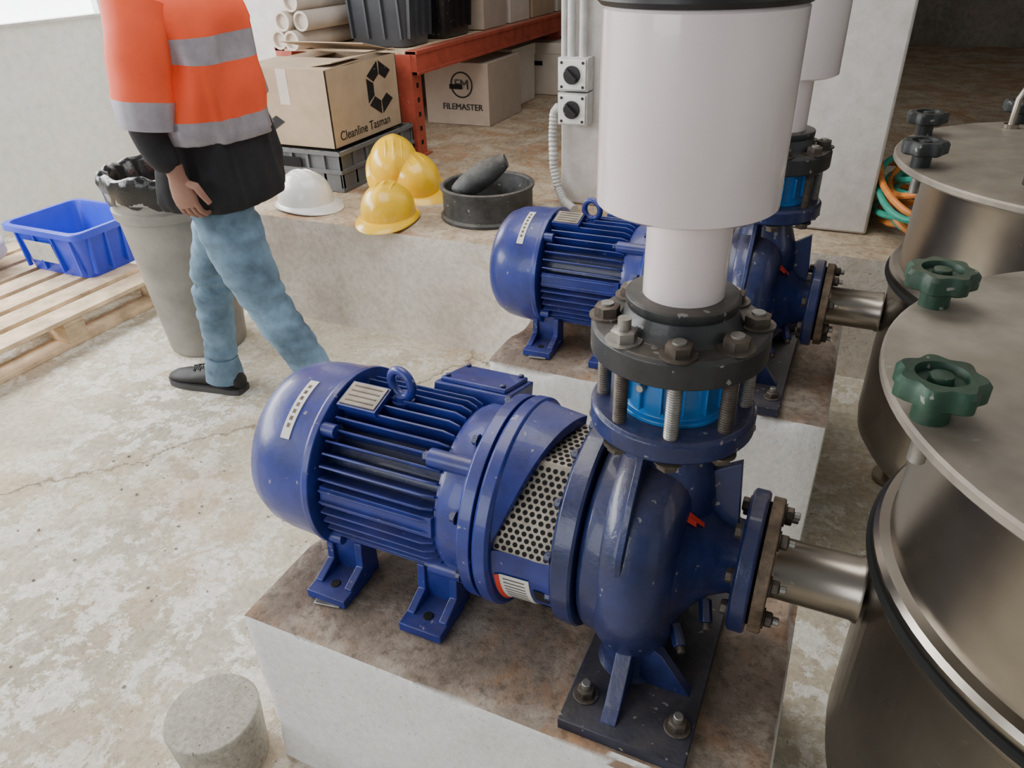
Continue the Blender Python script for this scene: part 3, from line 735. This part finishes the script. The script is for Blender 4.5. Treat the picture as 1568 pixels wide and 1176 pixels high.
    mt=['vest','refl','refl','refl','vest','vest','vest','vest','refl','vest','vest','vest','vest','vest']
    p=P(); p.loft([ring(zz,.01+.02*(zz-1.1),0,a,b_,.15 if 0<i<10 else 0,72,3,.02 if i<9 else 0) for i,(zz,(a,b_)) in enumerate(zip(z,w_))],mt,False)
    for side in (1,-1):
        if side==1: A,B,Cc=V(W(.01,.18,1.42)),V(W(.005,.235,1.28)),V(W(.02,.262,1.11))
        else: A,B,Cc=V(W(.03,-.18,1.42)),V(W(.03,-.225,1.28)),V(W(.012,-.25,1.11))
        path=[A,A.lerp(B,.5),B,B.lerp(Cc,.3),B.lerp(Cc,.55),Cc.lerp(B,.05),Cc]; rs=[.084,.083,.082,.081,.081,.080,.079]
        st=len(p.v); k0=len(p.m); p.tube(path,rs,'vest',24)
        for i in range(st,len(p.v)): p.v[i]=p.v[i]+V((1,1,.3))*.010*noise.noise(p.v[i]*12)
        ri=p.mi('refl')
        for i in range(24*4,24*6): p.m[k0+i]=ri
    p.done('hivis_vest',root,ang=80)
    def hand(wr,d,side,sd):
        p=P(); wr=V(wr); d=V(d).normalized(); n=V(side).normalized(); sdv=d.cross(n).normalized()*sd
        rings=[]
        for t,wd,th in ((-.03,.028,.026),(0,.028,.022),(.03,.038,.018),(.06,.043,.016),(.085,.041,.013),(.095,.034,.009)):
            c=wr+d*t; rings.append([c+sdv*(math.cos(a)*wd)+n*(math.sin(a)*th) for a in [2*math.pi*i/16 for i in range(16)]])
        p.loft(rings,'skin')
        for k,(o,L) in enumerate(((-.030,.068),(-.010,.078),(.010,.073),(.029,.058))):
            q=wr+d*.085+sdv*o; pts=[q-d*.02,q]; cur=0
            for sg,fr in enumerate((.42,.33,.25)):
                cur+=R(22+8*sg); q=q+(d*math.cos(cur)-n*math.sin(cur))*L*fr; pts.append(q)
            p.tube(pts,[.009,.0092,.0085,.0078,.006],'skin',10)
        q=wr+d*.025-sdv*.03; p.tube([q+sdv*.01,q+(d*.5-sdv)*.022,q+(d*1-sdv*.9)*.036,q+(d*1.6-sdv*.9-n*.3)*.042],[.013,.012,.0105,.008],'skin',10)
        p.done('hand',root,ang=60)
    hand(W(-.028,.243,.975),F*-.15+V((0,0,-1)),S,1)
    hand(W(.115,-.262,.96),F*.5+V((0,0,-1)),-S,-1)
    def shoe(f,s,z,yaw,pitch):
        A=W(f,s,0); Fd=(Matrix.Rotation(yaw,3,'Z')@F); Sd=V((-Fd.y,Fd.x,0)); 
        def T(x,y,zz):
            x*=1.12;y*=1.06
            x2=x-.20; X=x2*math.cos(pitch)+zz*math.sin(pitch); Zz=-x2*math.sin(pitch)+zz*math.cos(pitch)
            return A+Fd*(X+.20)+Sd*y+V((0,0,z+Zz))
        p=P(); rings=[];sr=[]
        for x,w2,h,zb in ((-.075,.018,.055,0),(-.07,.030,.085,0),(-.04,.038,.115,0),(0,.039,.118,0),(.04,.042,.108,0),(.08,.045,.092,0),(.13,.050,.076,0),(.18,.049,.064,0),(.22,.040,.052,0),(.245,.018,.035,0)):
            ring=[]
            for i in range(20):
                a=2*math.pi*i/20; ca,sa=math.cos(a),math.sin(a); zz=.014+(h-.014)*(.5+.5*sa); yy=ca*w2*(1 if sa<.0 else (1-.35*sa**2)); ring.append(T(x,yy,zz))
            rings.append(ring); ww=w2+.004
            sr.append([T(x,ww,0),T(x,ww,.024),T(x,-ww,.024),T(x,-ww,0)])
        p.loft(rings,'shoe'); p.loft(sr,'sole')
        for k in range(4): p.tube([T(.05+k*.022,-.022,.103-k*.008),T(.06+k*.022,0,.112-k*.008),T(.05+k*.022,.022,.103-k*.008)],.0035,'sole',6)
        p.done('shoe',root,ang=50)
    shoe(.27,-.09,0.001,R(-4),R(-0.3)); shoe(-.33,.10,.0,R(4),R(20))
    p=P(); hc=W(.085,0,1.66); rings=[]
    def HW(f,s,z): return hc+F*f+S*s+V((0,0,z))
    prof=[(-.115,.02,.045,.04),(-.105,.03,.06,.055),(-.08,.02,.078,.065),(-.04,.0,.092,.073),(0,-.005,.098,.077),(.04,-.008,.098,.077),(.075,-.012,.088,.068),(.10,-.014,.06,.048),(.115,-.014,.02,.016)]
    for zz,cf,rf,rs in prof: rings.append([HW(cf+math.cos(a)*rf,math.sin(a)*rs,zz) for a in [2*math.pi*i/32 for i in range(32)]])
    p.loft(rings,'skin')
    p.loft([[HW(.085+math.cos(a)*.012*w,math.sin(a)*.016*w,zz) for a in [2*math.pi*i/12 for i in range(12)]] for zz,t,w in ((-.035,0,1.3),(-.03,0,1.6),(0,0,1),(.02,0,.6))],'skin')
    for s_ in (-1,1):
        p.torus(HW(-.005,s_*.078,-.005),S,.022,.008,'skin',20,8)
        p.rev([(-.012,0),(-.008,.008),(0,.011),(.008,.008),(.012,0)],HW(.082,s_*.031,.005),F,'white',14)
        p.cyl(HW(.092,s_*.031,.005),HW(.0955,s_*.031,.005),.005,'hair',10)
    p.tube([HW(.088,-.022,-.06),HW(.098,0,-.058),HW(.088,.022,-.06)],.005,'red',8)
    p.done('head',root,ang=60)
    p=P(); rings=[]
    for zz,cf,rf,rs in ((-.07,-.055,.045,.06),(-.03,-.045,.062,.078),(.01,-.035,.077,.085),(.05,-.018,.095,.085),(.085,-.014,.092,.076),(.112,-.014,.066,.055),(.126,-.014,.02,.018)):
        rings.append([HW(cf+math.cos(a)*rf,math.sin(a)*rs,zz) for a in [2*math.pi*i/32 for i in range(32)]])
    p.loft(rings,'hair').done('hair',root,ang=60)
person()
# ------------------------------------------------------------------ lights
def area(name,loc,target,sx,sy,pw,col):
    l=bpy.data.lights.new(name,'AREA'); l.shape='RECTANGLE'; l.size=sx; l.size_y=sy; l.energy=pw; l.color=col
    o=bpy.data.objects.new(name,l); bpy.context.collection.objects.link(o); o.location=loc
    o.rotation_euler=(V(target)-V(loc)).to_track_quat('-Z','Y').to_euler()
area('window_daylight',(-4.8,1.3,1.95),(-1.5,1.4,.2),5.0,1.2,225,(1,.99,.97))
area('overhead_fill',(-1.4,1.9,3.2),(-1.2,1.7,0),1.8,2.2,64,(1,.975,.935))  # added fill from above for brightness and contrast, not a known opening
area('doorway_light',(-2.2,-2.8,2.0),(-.6,1.5,.3),2.6,2.2,78,(.96,.98,1))
w=bpy.data.worlds.new('World'); bpy.context.scene.world=w; w.use_nodes=True
bg=w.node_tree.nodes['Background']; bg.inputs[0].default_value=(.94,.97,1,1); bg.inputs[1].default_value=.29
# ------------------------------------------------------------------ camera
yaw=R(25.5); th=math.atan(.607); roll=math.atan(.0355)
oY=V((-math.sin(yaw),math.cos(yaw),0)); R0=V((math.cos(yaw),math.sin(yaw),0)); Z=V((0,0,1))
Fw=oY*math.cos(th)-Z*math.sin(th); U0=oY*math.sin(th)+Z*math.cos(th)
Ri=R0*math.cos(roll)-U0*math.sin(roll); Ui=R0*math.sin(roll)+U0*math.cos(roll)
cam=bpy.data.cameras.new('camera'); cam.sensor_width=36; cam.lens=1130/1568*36; cam.clip_start=.02
co=bpy.data.objects.new('camera',cam); bpy.context.collection.objects.link(co)
m=Matrix((Ri,Ui,-Fw)).transposed().to_4x4(); m.translation=V((0,0,1.55)); co.matrix_world=m
bpy.context.scene.camera=co
